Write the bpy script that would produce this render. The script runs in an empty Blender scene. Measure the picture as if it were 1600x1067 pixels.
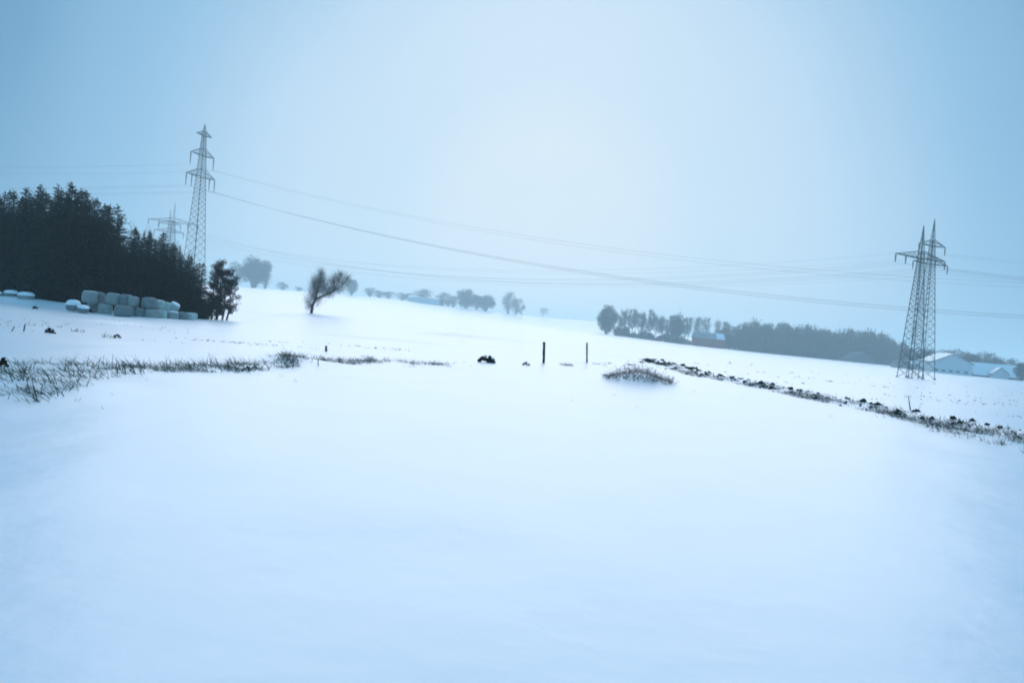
import bpy, math, random
import numpy as np
from mathutils import Vector, Matrix, noise

scene = bpy.context.scene
COL = scene.collection
R = math.radians

# ------------------------------------------------------------------ camera
F = 1244.0                      # focal length in photo pixels (photo 1600 x 1067)
EYE = 1.6
ROLL, PITCH = R(4.8), R(-0.83)
_fw = Vector((0, math.cos(PITCH), math.sin(PITCH)))
_rt0 = Vector((1, 0, 0))
_up0 = _rt0.cross(_fw)
RT = _rt0 * math.cos(ROLL) + _up0 * math.sin(ROLL)
UP = _up0 * math.cos(ROLL) - _rt0 * math.sin(ROLL)
CAMPOS = Vector((0, 0, EYE))
cd = bpy.data.cameras.new('camera')
cam = bpy.data.objects.new('camera', cd)
COL.objects.link(cam)
m = Matrix((RT, UP, -_fw)).transposed().to_4x4()
m.translation = CAMPOS
cam.matrix_world = m
cd.sensor_width = 36
cd.lens = 36 * F / 1600
cd.clip_start = 0.1
cd.clip_end = 12000
scene.camera = cam


def pdir(px, py):
    return (_fw * F + RT * (px - 800) + UP * (533.5 - py)).normalized()


# ------------------------------------------------------------------ world, sun, exposure
SUN_EL, SUN_AZ = R(22), R(1)            # the bright patch of cloud straight ahead (azimuth from +Y)
world = bpy.data.worlds.new('World')
scene.world = world
world.use_nodes = True
nt = world.node_tree
nt.nodes.clear()
N, L = nt.nodes.new, nt.links.new
out = N('ShaderNodeOutputWorld')
sky = N('ShaderNodeTexSky')
sky.sky_type = 'NISHITA'
sky.sun_disc = False
sky.sun_elevation = SUN_EL
sky.sun_rotation = SUN_AZ
bg1 = N('ShaderNodeBackground'); bg1.inputs['Strength'].default_value = 0.05
# overcast veil: bright where the sun stands behind the cloud, dull blue away from it
tc = N('ShaderNodeTexCoord')
dot = N('ShaderNodeVectorMath'); dot.operation = 'DOT_PRODUCT'
glow = pdir(850, 375)
dot.inputs[1].default_value = glow
nrm = N('ShaderNodeVectorMath'); nrm.operation = 'NORMALIZE'
L(tc.outputs['Generated'], nrm.inputs[0])
L(nrm.outputs[0], dot.inputs[0])
acos = N('ShaderNodeMath'); acos.operation = 'ARCCOSINE'; acos.use_clamp = False
L(dot.outputs['Value'], acos.inputs[0])
cl = N('ShaderNodeTexNoise'); cl.inputs['Scale'].default_value = 2.2; cl.inputs['Detail'].default_value = 4
L(nrm.outputs[0], cl.inputs['Vector'])
cm = N('ShaderNodeMath'); cm.operation = 'MULTIPLY_ADD'; cm.inputs[1].default_value = 0.10; cm.inputs[2].default_value = -0.05
L(cl.outputs['Fac'], cm.inputs[0])
ad = N('ShaderNodeMath'); ad.operation = 'ADD'
L(acos.outputs[0], ad.inputs[0]); L(cm.outputs[0], ad.inputs[1])
mr = N('ShaderNodeMapRange'); mr.inputs['From Max'].default_value = R(60)
L(ad.outputs[0], mr.inputs['Value'])
ramp = N('ShaderNodeValToRGB')
L(mr.outputs[0], ramp.inputs[0])


def srgb(r, g, b):
    f = lambda c: (c / 255 / 12.92) if c / 255 <= 0.04045 else ((c / 255 + 0.055) / 1.055) ** 2.4
    return (f(r), f(g), f(b), 1)


stops = [(0, (222, 241, 255)), (6, (220, 240, 255)), (11, (207, 235, 255)), (16, (205, 233, 255)), (20, (197, 229, 255)), (24, (175, 216, 247)), (28, (151, 201, 237)), (31, (140, 191, 229)), (34.5, (115, 170, 209)), (38, (101, 157, 197)), (46, (106, 168, 212)), (60, (126, 196, 243))]
els = ramp.color_ramp.elements
while len(els) < len(stops):
    els.new(0.5)
for e, (a, c) in zip(els, stops):
    e.position = a / 60
    e.color = srgb(*c)
bg2 = N('ShaderNodeBackground'); bg2.inputs['Strength'].default_value = 0.92
L(ramp.outputs[0], bg2.inputs['Color'])
L(sky.outputs[0], bg1.inputs['Color'])
addw = N('ShaderNodeMixShader'); addw.inputs[0].default_value = 0.92
L(bg1.outputs[0], addw.inputs[1]); L(bg2.outputs[0], addw.inputs[2])
L(addw.outputs[0], out.inputs['Surface'])

sd = bpy.data.lights.new('sun', 'SUN')
sd.energy = 1.42
sd.angle = R(61)
sd.color = (1.0, 0.88, 0.88)
sun = bpy.data.objects.new('sun', sd)
COL.objects.link(sun)
sdir = Vector((math.sin(SUN_AZ) * math.cos(SUN_EL), math.cos(SUN_AZ) * math.cos(SUN_EL), math.sin(SUN_EL)))
sun.rotation_euler = sdir.to_track_quat('Z', 'Y').to_euler()
sun.location = (0, 0, 100)

scene.view_settings.view_transform = 'Standard'
scene.view_settings.look = 'None'
scene.view_settings.exposure = 0.0
scene.view_settings.gamma = 1
scene.cycles.filter_width = 1.9
scene.cycles.max_bounces = 6
scene.cycles.diffuse_bounces = 3
scene.cycles.glossy_bounces = 2
scene.cycles.transparent_max_bounces = 4
scene.cycles.volume_bounces = 2
scene.cycles.use_denoising = True


# ------------------------------------------------------------------ materials
def mat(name, col, rough=0.8, var=0.0, vscale=3.0, spec=0.3, col2=None, bump=0.0, bscale=20):
    ma = bpy.data.materials.new(name)
    ma.use_nodes = True
    t = ma.node_tree
    b = t.nodes['Principled BSDF']
    b.inputs['Roughness'].default_value = rough
    b.inputs['Specular IOR Level'].default_value = spec
    c4 = (*col, 1)
    tcn = t.nodes.new('ShaderNodeTexCoord')
    nz = t.nodes.new('ShaderNodeTexNoise')
    nz.inputs['Scale'].default_value = vscale
    nz.inputs['Detail'].default_value = 5
    t.links.new(tcn.outputs['Object'], nz.inputs['Vector'])
    rp = t.nodes.new('ShaderNodeValToRGB')
    rp.color_ramp.elements[0].position = 0.3
    rp.color_ramp.elements[1].position = 0.7
    a = col2 if col2 else tuple(c * (1 - var) for c in col)
    rp.color_ramp.elements[0].color = (*a, 1)
    rp.color_ramp.elements[1].color = (*[min(1, c * (1 + (0 if col2 else var))) for c in col], 1)
    t.links.new(nz.outputs['Fac'], rp.inputs[0])
    t.links.new(rp.outputs[0], b.inputs['Base Color'])
    if bump:
        n2 = t.nodes.new('ShaderNodeTexNoise')
        n2.inputs['Scale'].default_value = bscale
        n2.inputs['Detail'].default_value = 6
        t.links.new(tcn.outputs['Object'], n2.inputs['Vector'])
        bm_ = t.nodes.new('ShaderNodeBump')
        bm_.inputs['Strength'].default_value = bump
        bm_.inputs['Distance'].default_value = 0.05
        t.links.new(n2.outputs['Fac'], bm_.inputs['Height'])
        t.links.new(bm_.outputs[0], b.inputs['Normal'])
    return ma


M = {}
M['snow'] = mat('snow', (0.88, 0.89, 0.90), 0.34, 0.02, 0.35, 0.5, bump=0.25, bscale=2.5)
M['snow_cap'] = mat('snow_cap', (0.88, 0.89, 0.90), 0.36, 0.03, 2.0, 0.4, bump=0.2, bscale=6)
M['needles'] = mat('needles', (0.020, 0.032, 0.022), 0.8, 0.35, 0.6, 0.1)
M['dark_twigs'] = mat('dark_twigs', (0.040, 0.035, 0.032), 0.9, 0.3, 0.8, 0.05)
M['brown_leaves'] = mat('brown_leaves', (0.045, 0.036, 0.030), 0.85, 0.35, 1.2, 0.1)
M['bark'] = mat('bark', (0.045, 0.038, 0.034), 0.9, 0.3, 3, 0.1, bump=0.4, bscale=12)
M['twigs'] = mat('twigs', (0.075, 0.068, 0.066), 0.9, 0.2, 0.4, 0.05)
M['hedge_twigs'] = mat('hedge_twigs', (0.060, 0.058, 0.060), 0.9, 0.25, 0.3, 0.05)
M['steel'] = mat('galvanised_steel', (0.065, 0.085, 0.085), 0.55, 0.15, 0.5, 0.4)
M['insulator'] = mat('insulator', (0.07, 0.07, 0.07), 0.35, 0.1, 2, 0.5)
M['cable'] = mat('cable', (0.10, 0.11, 0.12), 0.5, 0.05, 1, 0.4)
M['soil'] = mat('soil', (0.022, 0.017, 0.015), 0.95, 0.35, 5, 0.1, bump=0.6, bscale=14)
M['grass'] = mat('dry_grass', (0.105, 0.10, 0.075), 0.8, 0.35, 2.5, 0.15)
M['brush'] = mat('brush', (0.14, 0.13, 0.12), 0.85, 0.3, 2.5, 0.1)
M['post'] = mat('weathered_post', (0.022, 0.020, 0.019), 0.85, 0.3, 8, 0.15, bump=0.5, bscale=30)
M['wrap'] = mat('stretch_film', (0.30, 0.325, 0.31), 0.6, 0.14, 2.2, 0.25, bump=0.35, bscale=7)
M['wrap_mint'] = mat('mint_stretch_film', (0.40, 0.51, 0.475), 0.55, 0.12, 2.2, 0.3, bump=0.35, bscale=7)
M['red_wall'] = mat('red_boards', (0.33, 0.075, 0.055), 0.85, 0.25, 0.6, 0.2)
M['old_roof'] = mat('old_roof', (0.30, 0.29, 0.30), 0.8, 0.25, 0.4, 0.2)
M['grey_wall'] = mat('grey_boards', (0.12, 0.12, 0.13), 0.85, 0.25, 0.6, 0.2)
M['white_wall'] = mat('white_render', (0.66, 0.67, 0.68), 0.8, 0.05, 0.4, 0.2)
M['roof_edge'] = mat('roof_edge', (0.16, 0.15, 0.15), 0.8, 0.2, 0.7, 0.2)
M['window'] = mat('window_glass', (0.06, 0.07, 0.08), 0.15, 0.1, 1, 0.5)

# ------------------------------------------------------------------ terrain function
TC = np.array([-800, 0, 320, 560, 700, 860, 940, 1100, 1400, 1600, 2400], float)
TD0 = np.array([0, 20, 45, 85, 170, 250, 420, 550, 700, 1000, 2600], float)
TD = np.array([0, 20, 45, 85, 170, 280, 880, 1150, 1480, 2150, 4300], float)
TZ = np.array([
    [0, 0, 0, .2, 1.8, 4.5, 11, 15, 18, 16, 10],
    [0, 0, 0, .2, 1.8, 4.5, 11, 15, 18, 16, 10],
    [0, 0, 0, .0, 1.6, 4.5, 12, 15.5, 18, 16, 10],
    [0, 0, 0, .0, 1.6, 4.0, 11, 15, 19.5, 17, 10],
    [0, 0, 0, .0, 1.2, 3.0, 8, 12, 16.8, 15, 10],
    [0, 0, 0, .0, .8, 2.0, 5, 9, 14.5, 13, 10],
    [0, 0, 0, .0, .5, 1.3, 3.6, 8, 15, 13, 10],
    [0, 0, 0, -.2, -.4, -.2, 1.3, 4, 7, 8, 10],
    [0, 0, 0, -.5, -1.9, -2.6, -.4, 1, 3, 6, 10],
    [0, 0, 0, -.5, -1.9, -2.6, -1.4, 0, 2, 6, 10],
    [0, 0, 0, -.5, -1.9, -2.6, -1.4, 0, 2, 6, 10]], float)

TZ[:, 5:] = EYE + (TZ[:, 5:] - EYE) * (TD / np.maximum(TD0, 1))[None, 5:]
FAR = 2.1          # depth of the far scenery against the first survey


def pchip(x, y, xq):
    h = np.diff(x); d = np.diff(y) / h
    mm = np.zeros_like(y)
    for i in range(1, len(x) - 1):
        if d[i - 1] * d[i] > 0:
            w1 = 2 * h[i] + h[i - 1]; w2 = h[i] + 2 * h[i - 1]
            mm[i] = (w1 + w2) / (w1 / d[i - 1] + w2 / d[i])
    mm[0] = d[0]; mm[-1] = d[-1]
    i = np.clip(np.searchsorted(x, xq) - 1, 0, len(h) - 1)
    t = (xq - x[i]) / h[i]
    return ((2 * t ** 3 - 3 * t ** 2 + 1) * y[i] + (t ** 3 - 2 * t ** 2 + t) * h[i] * mm[i]
            + (-2 * t ** 3 + 3 * t ** 2) * y[i + 1] + (t ** 3 - t ** 2) * h[i] * mm[i + 1])


LQ = np.linspace(math.log(30), math.log(4330), 320)
CQ = np.linspace(-800, 2400, 321)
_a = np.array([pchip(np.log(TD + 30), TZ[i], LQ) for i in range(len(TC))])
GRID = np.array([pchip(TC, _a[:, j], CQ) for j in range(len(LQ))])      # [dist, col]

DITCH = []      # filled below: ground points of the ditch line
BUMPS = []      # (x, y, radius x, radius y, height)


def base_z(x, y):
    r = math.hypot(x, y)
    az = abs(math.atan2(x, y))
    azc = min(az, R(52))
    px = 800 + F * math.tan(math.copysign(azc, x))
    d = r * math.cos(azc)
    c = min(max((px + 800) / 10, 0), 319.999)
    l = min(max((math.log(d + 30) - LQ[0]) / (LQ[1] - LQ[0]), 0), 318.999)
    ci, li = int(c), int(l)
    u, v = c - ci, l - li
    g = GRID
    return ((g[li, ci] * (1 - u) + g[li, ci + 1] * u) * (1 - v) + (g[li + 1, ci] * (1 - u) + g[li + 1, ci + 1] * u) * v)


def seg_dist(x, y):
    best = (1e9, 0)
    for (ax, ay), (bx, by) in zip(DITCH[:-1], DITCH[1:]):
        dx, dy = bx - ax, by - ay
        t = max(0, min(1, ((x - ax) * dx + (y - ay) * dy) / (dx * dx + dy * dy)))
        qx, qy = ax + t * dx, ay + t * dy
        d = math.hypot(x - qx, y - qy)
        if d < abs(best[0]):
            best = (math.copysign(d, dx * (y - qy) - dy * (x - qx)), t)
    return best[0]          # + on the far (field) side


def ground(x, y):
    z = base_z(x, y)
    r = math.hypot(x, y)
    z += 0.05 * noise.noise((x * .22, y * .22, 3.1)) * min(1, r / 6)
    z += 0.018 * noise.noise((x * .9, y * .7, 7.7)) * min(1, r / 4)
    if r > 35:
        k = min(1, (r - 35) / 30)
        z += k * 0.13 * noise.noise((x * .05 - y * .02, y * .16 + x * .03, 1.3))
        z += k * 0.06 * noise.noise((x * .12, y * .8 + x * .15, 5.5))
    for bx, by, rx, ry, h in BUMPS:
        q = ((x - bx) / rx) ** 2 + ((y - by) / ry) ** 2
        if q < 9:
            z += h * math.exp(-q)
    if DITCH and y > 8 and x > 4 and r < 90:
        d = seg_dist(x, y)
        if abs(d) < 3:
            z += -0.04 * math.exp(-((d + .55) / .4) ** 2) + 0.10 * math.exp(-((d - .7) / .6) ** 2)
    return z


def hit(px, py, zf=base_z):
    d = pdir(px, py)
    t, st = 1.5, 0.3
    while t < 3000:
        p = CAMPOS + d * t
        if p.z < zf(p.x, p.y):
            lo, hi = t - st, t
            for _ in range(30):
                mid = (lo + hi) / 2
                p = CAMPOS + d * mid
                if p.z < zf(p.x, p.y):
                    hi = mid
                else:
                    lo = mid
            p = CAMPOS + d * hi
            return Vector((p.x, p.y, p.z))
        st = max(0.3, t * .01)
        t += st
    return CAMPOS + d * 3000


def at(px, py, D):
    """point on the pixel's ray at depth D along +Y"""
    d = pdir(px, py)
    return CAMPOS + d * (D / d.y)


def foot(px, py, D):
    p = at(px, py, D)
    return Vector((p.x, p.y, ground(p.x, p.y)))


for px, py in [(1010, 562), (1040, 571), (1100, 588), (1180, 601), (1280, 623), (1400, 645), (1500, 664), (1600, 684), (1760, 722), (1950, 760)]:
    p = hit(px, py)
    DITCH.append((p.x, p.y))
p = hit(1000, 600); BUSH = p
BUMPS.append((p.x, p.y + .5, 1.0, 1.2, 0.36))
for a_, b_, D_, ry_, h_ in [(330, 520, 130, 1.6, .5), (640, 820, 105, 1.2, .35), (690, 800, 150, 1.5, .35), (1380, 1600, 120, 1.2, .3), (380, 760, 62, .8, .16), (860, 1150, 75, .8, .14), (0, 330, 48, .7, .14)]:
    q0, q1 = at(a_, 500, D_), at(b_, 500, D_)
    BUMPS.append(((q0.x + q1.x) / 2, D_, (q1.x - q0.x) / 2, ry_, h_))
p = hit(450, 566); BUMPS.append((p.x, p.y, 1.6, 1.2, 0.16))
p = hit(60, 600); BUMPS.append((p.x, p.y, 3.0, 1.6, 0.10))
p = hit(230, 585); BUMPS.append((p.x, p.y, 3.0, 1.5, 0.08))
for px, py, D, rx, h in [(14, 474, 78, 6, .42), (50, 476, 78, 5, .32), (118, 484, 76, 2.5, .35)]:
    p = at(px, py, D); BUMPS.append((p.x, p.y, rx, 3, h))


# ------------------------------------------------------------------ mesh helpers
class MB:
    def __init__(s):
        s.v = []; s.f = []

    def tube(s, pts, radii, n=4, caps=True):
        base = len(s.v)
        k = len(pts)
        for i, p in enumerate(pts):
            a = pts[max(i - 1, 0)]; b = pts[min(i + 1, k - 1)]
            d = (b - a)
            if d.length < 1e-9: d = Vector((0, 0, 1))
            d.normalize()
            u = d.cross(Vector((0, 0, 1)) if abs(d.z) < .9 else Vector((1, 0, 0))).normalized()
            w = d.cross(u)
            for j in range(n):
                an = 2 * math.pi * (j + .5) / n
                s.v.append(p + (u * math.cos(an) + w * math.sin(an)) * radii[i])
        for i in range(k - 1):
            for j in range(n):
                j2 = (j + 1) % n
                s.f.append((base + i * n + j, base + i * n + j2, base + (i + 1) * n + j2, base + (i + 1) * n + j))
        if caps:
            s.f.append(tuple(base + j for j in range(n))[::-1])
            s.f.append(tuple(base + (k - 1) * n + j for j in range(n)))

    def bar(s, a, b, r, n=4):
        s.tube([Vector(a), Vector(b)], [r, r], n)

    def quad(s, a, b, c, d):
        i = len(s.v); s.v += [a, b, c, d]; s.f.append((i, i + 1, i + 2, i + 3))

    def tri(s, a, b, c):
        i = len(s.v); s.v += [a, b, c]; s.f.append((i, i + 1, i + 2))

    def spray(s, p, d, l, w, rnd):
        """diamond-shaped leaf or twig clump from p along d"""
        u = d.cross(Vector((rnd.uniform(-1, 1), rnd.uniform(-1, 1), rnd.uniform(-1, 1))))
        if u.length < 1e-6: return
        u.normalize()
        s.quad(p, p + d * l * .5 + u * w * .5, p + d * l, p + d * l * .5 - u * w * .5)

    def box(s, c, sx, sy, sz):
        i = len(s.v)
        for dz in (-1, 1):
            for dx, dy in ((-1, -1), (1, -1), (1, 1), (-1, 1)):
                s.v.append(Vector((c[0] + dx * sx / 2, c[1] + dy * sy / 2, c[2] + dz * sz / 2)))
        s.f += [(i, i + 3, i + 2, i + 1), (i + 4, i + 5, i + 6, i + 7)] + [(i + a, i + (a + 1) % 4, i + 4 + (a + 1) % 4, i + 4 + a) for a in range(4)]

    def poly_prism(s, pts, thick):
        """pts: closed loop (list of Vector), thick: extrude Vector"""
        i = len(s.v); n = len(pts)
        s.v += [Vector(p) for p in pts] + [Vector(p) + thick for p in pts]
        s.f.append(tuple(range(i, i + n))[::-1]); s.f.append(tuple(range(i + n, i + 2 * n)))
        for a in range(n):
            b = (a + 1) % n
            s.f.append((i + a, i + b, i + n + b, i + n + a))

    def lump(s, c, sx, sy, sz, seed, rough=.35, n=9, m_=5):
        i = len(s.v)
        c = Vector(c)
        for a in range(m_ + 1):
            th = math.pi * a / m_
            for b in range(n):
                ph = 2 * math.pi * b / n
                d = Vector((math.sin(th) * math.cos(ph), math.sin(th) * math.sin(ph), math.cos(th)))
                k = 1 + rough * noise.noise(d * 1.7 + Vector((seed * 3.17, seed * 1.3, seed)))
                s.v.append(c + Vector((d.x * sx * k, d.y * sy * k, d.z * sz * k)))
        for a in range(m_):
            for b in range(n):
                b2 = (b + 1) % n
                s.f.append((i + a * n + b, i + (a + 1) * n + b, i + (a + 1) * n + b2, i + a * n + b2))

    def mesh(s, name, ma, smooth=False):
        me = bpy.data.meshes.new(name)
        me.from_pydata([tuple(v) for v in s.v], [], s.f)
        me.materials.append(ma)
        if smooth:
            me.polygons.foreach_set('use_smooth', [True] * len(me.polygons))
        me.update()
        return me


def link(name, me, parent=None):
    o = bpy.data.objects.new(name, me)
    COL.objects.link(o)
    if parent: o.parent = parent
    return o


def tag(o, label=None, cat=None, group=None, kind=None):
    if label: o['label'] = label
    if cat: o['category'] = cat
    if group: o['group'] = group
    if kind: o['kind'] = kind
    return o


def thing(name, label, cat, loc=(0, 0, 0), rz=0, group=None):
    o = link(name, None)
    o.location = loc
    o.rotation_euler = (0, 0, rz)
    return tag(o, label, cat, group)


# ------------------------------------------------------------------ ground sheet
def build_ground():
    rs = [0.0, .4, .8]
    r = 1.2
    while r < 4250:
        rs.append(r)
        r *= 1.0125 if 8 < r < 120 else 1.022
    az = []
    a = -180.0
    while a < 180:
        az.append(R(a))
        a += 0.22 if -40 <= a < 40 else 2.0
    V = []; Fc = []
    na = len(az)
    for r in rs:
        for a in az:
            x, y = r * math.sin(a), r * math.cos(a)
            V.append((x, y, ground(x, y)))
    for i in range(len(rs) - 1):
        for j in range(na):
            j2 = (j + 1) % na
            if i == 0:
                Fc.append((j, (i + 1) * na + j2, (i + 1) * na + j))
            else:
                Fc.append((i * na + j, i * na + j2, (i + 1) * na + j2, (i + 1) * na + j))
    me = bpy.data.meshes.new('snow_ground')
    me.from_pydata(V, [], Fc)
    me.materials.append(M['snow'])
    me.polygons.foreach_set('use_smooth', [True] * len(me.polygons))
    me.update()
    me.flip_normals()
    o = link('ground', me)
    tag(o, 'smooth snow covered field rising to a low hill behind', None, None, 'structure')


build_ground()


# ------------------------------------------------------------------ trees
def conifer_template(seed, h=10.0, rb=1.9, ragged=.3, start=.03):
    rnd = random.Random(seed)
    t = MB()
    pts = [Vector((.06 * math.sin(z * 2 + seed), .06 * math.cos(z * 1.7), z * h)) for z in (0, .25, .5, .75, 1)]
    t.tube(pts, [.16, .13, .09, .05, .012], 6)
    c = MB()
    z = start * h
    while z < h * .985:
        q = z / h
        reach = rb * (1 - q) ** .72 * (1 if q > .12 else .6 + q * 3) + .07
        nb = 7 if q < .7 else 6
        for b in range(nb):
            an = rnd.uniform(0, 2 * math.pi)
            l = reach * rnd.uniform(1 - ragged * 1.3, 1 + ragged * .6)
            rise = rnd.uniform(-.25, .3) + (q - .3) * .9
            d = Vector((math.cos(an), math.sin(an), rise)).normalized()
            p0 = Vector((0, 0, z + rnd.uniform(-.1, .1)))
            n = max(4, int(l * 7.5))
            for k in range(n):
                u = (k + rnd.random()) / n
                p = p0 + d * l * u + Vector((0, 0, -.18 * l * u * u + (.12 * l * u ** 3)))
                for _ in range(2):
                    dd = (d + Vector((rnd.uniform(-.9, .9), rnd.uniform(-.9, .9), rnd.uniform(-.75, .35)))).normalized()
                    c.spray(p, dd, rnd.uniform(.20, .42) * (1 - .62 * q), rnd.uniform(.08, .17) * (1 - .55 * q), rnd)
        z += h * rnd.uniform(.013, .021)
    for k in range(16):     # the leading shoot
        p = Vector((0, 0, h * (.955 + .05 * k / 16)))
        c.spray(p, Vector((rnd.uniform(-.6, .6), rnd.uniform(-.6, .6), .8)).normalized(), .22, .05, rnd)
    return t.mesh('trunk', M['bark']), c.mesh('crown', M['needles']), h


def bare_template(seed, h=12.0, lean=(0, 0), upright=.5, bole=.2, width=.42, twig=(.5, .05), tips=3, levels=4, kids=(7, 5, 4, 4), mats=('bark', 'twigs'), r0=None, leaf=None):
    """leafless broadleaf: limbs thick near the bole belong to the trunk, the fine branching to the crown"""
    rnd = random.Random(seed)
    t, c = MB(), MB()
    r0 = r0 or h * .018

    def grow(p, d, l, r, lev):
        segs = 4 if lev < 2 else 3
        pts = [p]; rad = [r]
        q = p; dd = d.copy()
        for i in range(segs):
            dd = (dd + Vector((rnd.uniform(-1, 1), rnd.uniform(-1, 1), rnd.uniform(-.6, 1) * upright * .8)) * (.10 + .05 * lev)).normalized()
            q = q + dd * l / segs
            pts.append(q); rad.append(r * (1 - .8 * (i + 1) / segs))
        (t if lev < 2 else c).tube(pts, rad, 5 if lev < 2 else 3, lev == 0)
        if lev >= levels - 1:
            for i in range(tips):
                u = rnd.uniform(.3, 1) * segs
                k = min(int(u), segs - 1)
                pp = pts[k].lerp(pts[k + 1], u - k)
                td = (dd + Vector((rnd.uniform(-1, 1), rnd.uniform(-1, 1), rnd.uniform(-.7, 1))) * .8).normalized()
                c.spray(pp, td, twig[0] * rnd.uniform(.6, 1.3), twig[1], rnd)
            return
        n = kids[lev]
        for i in range(n):
            u = (bole if lev == 0 else .25) + (1 - (bole if lev == 0 else .25)) * (i + rnd.random()) / n
            s_ = min(u, .999) * segs
            k = min(int(s_), segs - 1)
            pp = pts[k].lerp(pts[k + 1], s_ - k)
            an = rnd.uniform(0, 2 * math.pi)
            side = dd.cross(Vector((math.cos(an), math.sin(an), .3))).normalized()
            spread = rnd.uniform(.55, 1.1) * (1.15 - upright * .6)
            nd = (dd * (1 - .25 * spread) + side * spread + Vector((0, 0, upright * .35))).normalized()
            ln = (width * h * rnd.uniform(.7, 1.15) * (1.15 - .65 * u) if lev == 0 else l * rnd.uniform(.45, .68))
            grow(pp, nd, ln, r * (1 - .75 * u) * .6 + .012, lev + 1)

    grow(Vector((0, 0, -.1)), Vector((lean[0], lean[1], 1)).normalized(), h * .86, r0, 0)
    zs = max(v.z for v in c.v)
    k = h / zs
    for mb in (t, c):
        for v in mb.v: v *= k
    return t.mesh('trunk', M[mats[0]]), c.mesh('crown', M[mats[1]]), h


def bush_template(seed, h=4.0, w=3.0, n=1500, m_='twigs', size=(.5, .12), blobs=7):
    """a multi-stemmed shrub or dense round crown made of many clumps of twigs"""
    rnd = random.Random(seed)
    t, c = MB(), MB()
    cs = []
    nb = blobs * 5
    for i in range(nb):
        while True:
            q = Vector((rnd.uniform(-1, 1), rnd.uniform(-1, 1), rnd.uniform(-1, 1)))
            if q.length < 1: break
        q = q * (.75 + .25 * q.length)
        zc = h * (.52 + .40 * q.z)
        ws = w * .46 * (1 if q.z > -.3 else .9)
        cs.append((Vector((q.x * ws, q.y * ws, zc)), h * rnd.uniform(.05, .13)))
        if i % 5 == 0:
            e = cs[-1][0]
            t.tube([Vector((e.x * .12, e.y * .12, -.1)), Vector((e.x * .5, e.y * .5, e.z * .55)), e], [h * .012, h * .008, h * .003], 4)
    for i in range(n):
        cc, r = rnd.choice(cs)
        d = Vector((rnd.gauss(0, 1), rnd.gauss(0, 1), rnd.gauss(0, 1))).normalized()
        p = cc + d * r * (rnd.random() ** .5) * (1 if rnd.random() < .95 else 1.25)
        p.z = max(p.z, .05)
        dd = (d + Vector((0, 0, .5)) + Vector((rnd.uniform(-.6, .6), rnd.uniform(-.6, .6), rnd.uniform(-.6, .6)))).normalized()
        c.spray(p, dd, size[0] * rnd.uniform(.6, 1.4), size[1], rnd)
    return t.mesh('trunk', M['bark']), c.mesh('crown', M[m_]), h


_rr = random.Random(5)


def plant(tpl, name, label, cat, loc, h, group=None, wx=1.0, rz=None, lean=0):
    t, c, h0 = tpl
    k = h / h0
    o = thing(name, label, cat, loc, _rr.uniform(0, 6.28) if rz is None else rz, group)
    o.scale = (k * wx, k * wx, k)
    if lean: o.rotation_euler[1] = lean
    link('trunk', t, o)
    link('crown', c, o)
    return o


def height_for(px_base, py_base, py_top, D):
    return (py_base - py_top) * D / F


# ---- the dark wood at the left
CON = [conifer_template(s, 10, rb, rg) for s, rb, rg in ((1, 1.9, .32), (2, 1.7, .4), (3, 2.2, .3), (4, 1.5, .45), (5, 2.0, .5))]
BARE_D = [bare_template(s, 9, upright=.8, width=.34, twig=(.45, .03), mats=('bark', 'dark_twigs')) for s in (11, 12)]


def wood_base(px):          # foot of the wood in the photograph (pixel row)
    return 463 + (px / 130) * 20 if px < 130 else 483 + (px - 130) / 190 * 13


GW = 'dark conifers of the wood'
front = [  # px, top py, depth, label
    (-6, 303, 96, 'dark ragged conifer at the frame edge, leftmost tree of the wood'),
    (18, 300, 97, 'dark conifer with a spiky top standing above the two snow capped bales'),
    (44, 295, 99, 'dark conifer second from the left among the pointed tops of the wood'),
    (66, 291, 100, 'tall dark conifer with a broad notched top left of the summit of the wood'),
    (92, 291, 99, 'tall dark conifer just left of the bare twigs at the summit of the wood'),
    (112, 288, 97, 'tallest dark conifer under the bare twigs at the summit of the wood'),
    (137, 300, 95, 'dark conifer right of the summit where the wood starts to slope down'),
    (152, 312, 92, 'dark conifer on the right slope of the wood above the first stacked bales'),
    (172, 322, 90, 'dark conifer with a jagged edge above the middle of the bale stack'),
    (186, 322, 88, 'narrow pointed conifer standing out at the step in the skyline of the wood'),
    (212, 358, 92, 'low dark conifer in the dip right of the skyline step'),
    (236, 362, 90, 'dark conifer left of the small distant pylon'),
    (257, 364, 88, 'dark conifer in front of the small distant pylon'),
    (272, 380, 86, 'dark conifer right below the crossarm of the small distant pylon'),
    (300, 402, 85, 'small dark conifer in front of the foot of the tall pylon'),
    (318, 412, 84, 'small dark conifer beside the leafy tree at the right end of the wood'),
]
for px, ty, D, lab in front:
    by = wood_base(px)
    p = foot(px + (by - ty) * -.084, by, D)
    hgt = (515 + .084 * (px - 800) - ty) * D / F + EYE - p.z
    plant(_rr.choice(CON), 'conifer_tree', lab, 'conifer', p, hgt, GW, _rr.uniform(1.25, 1.8))
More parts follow.
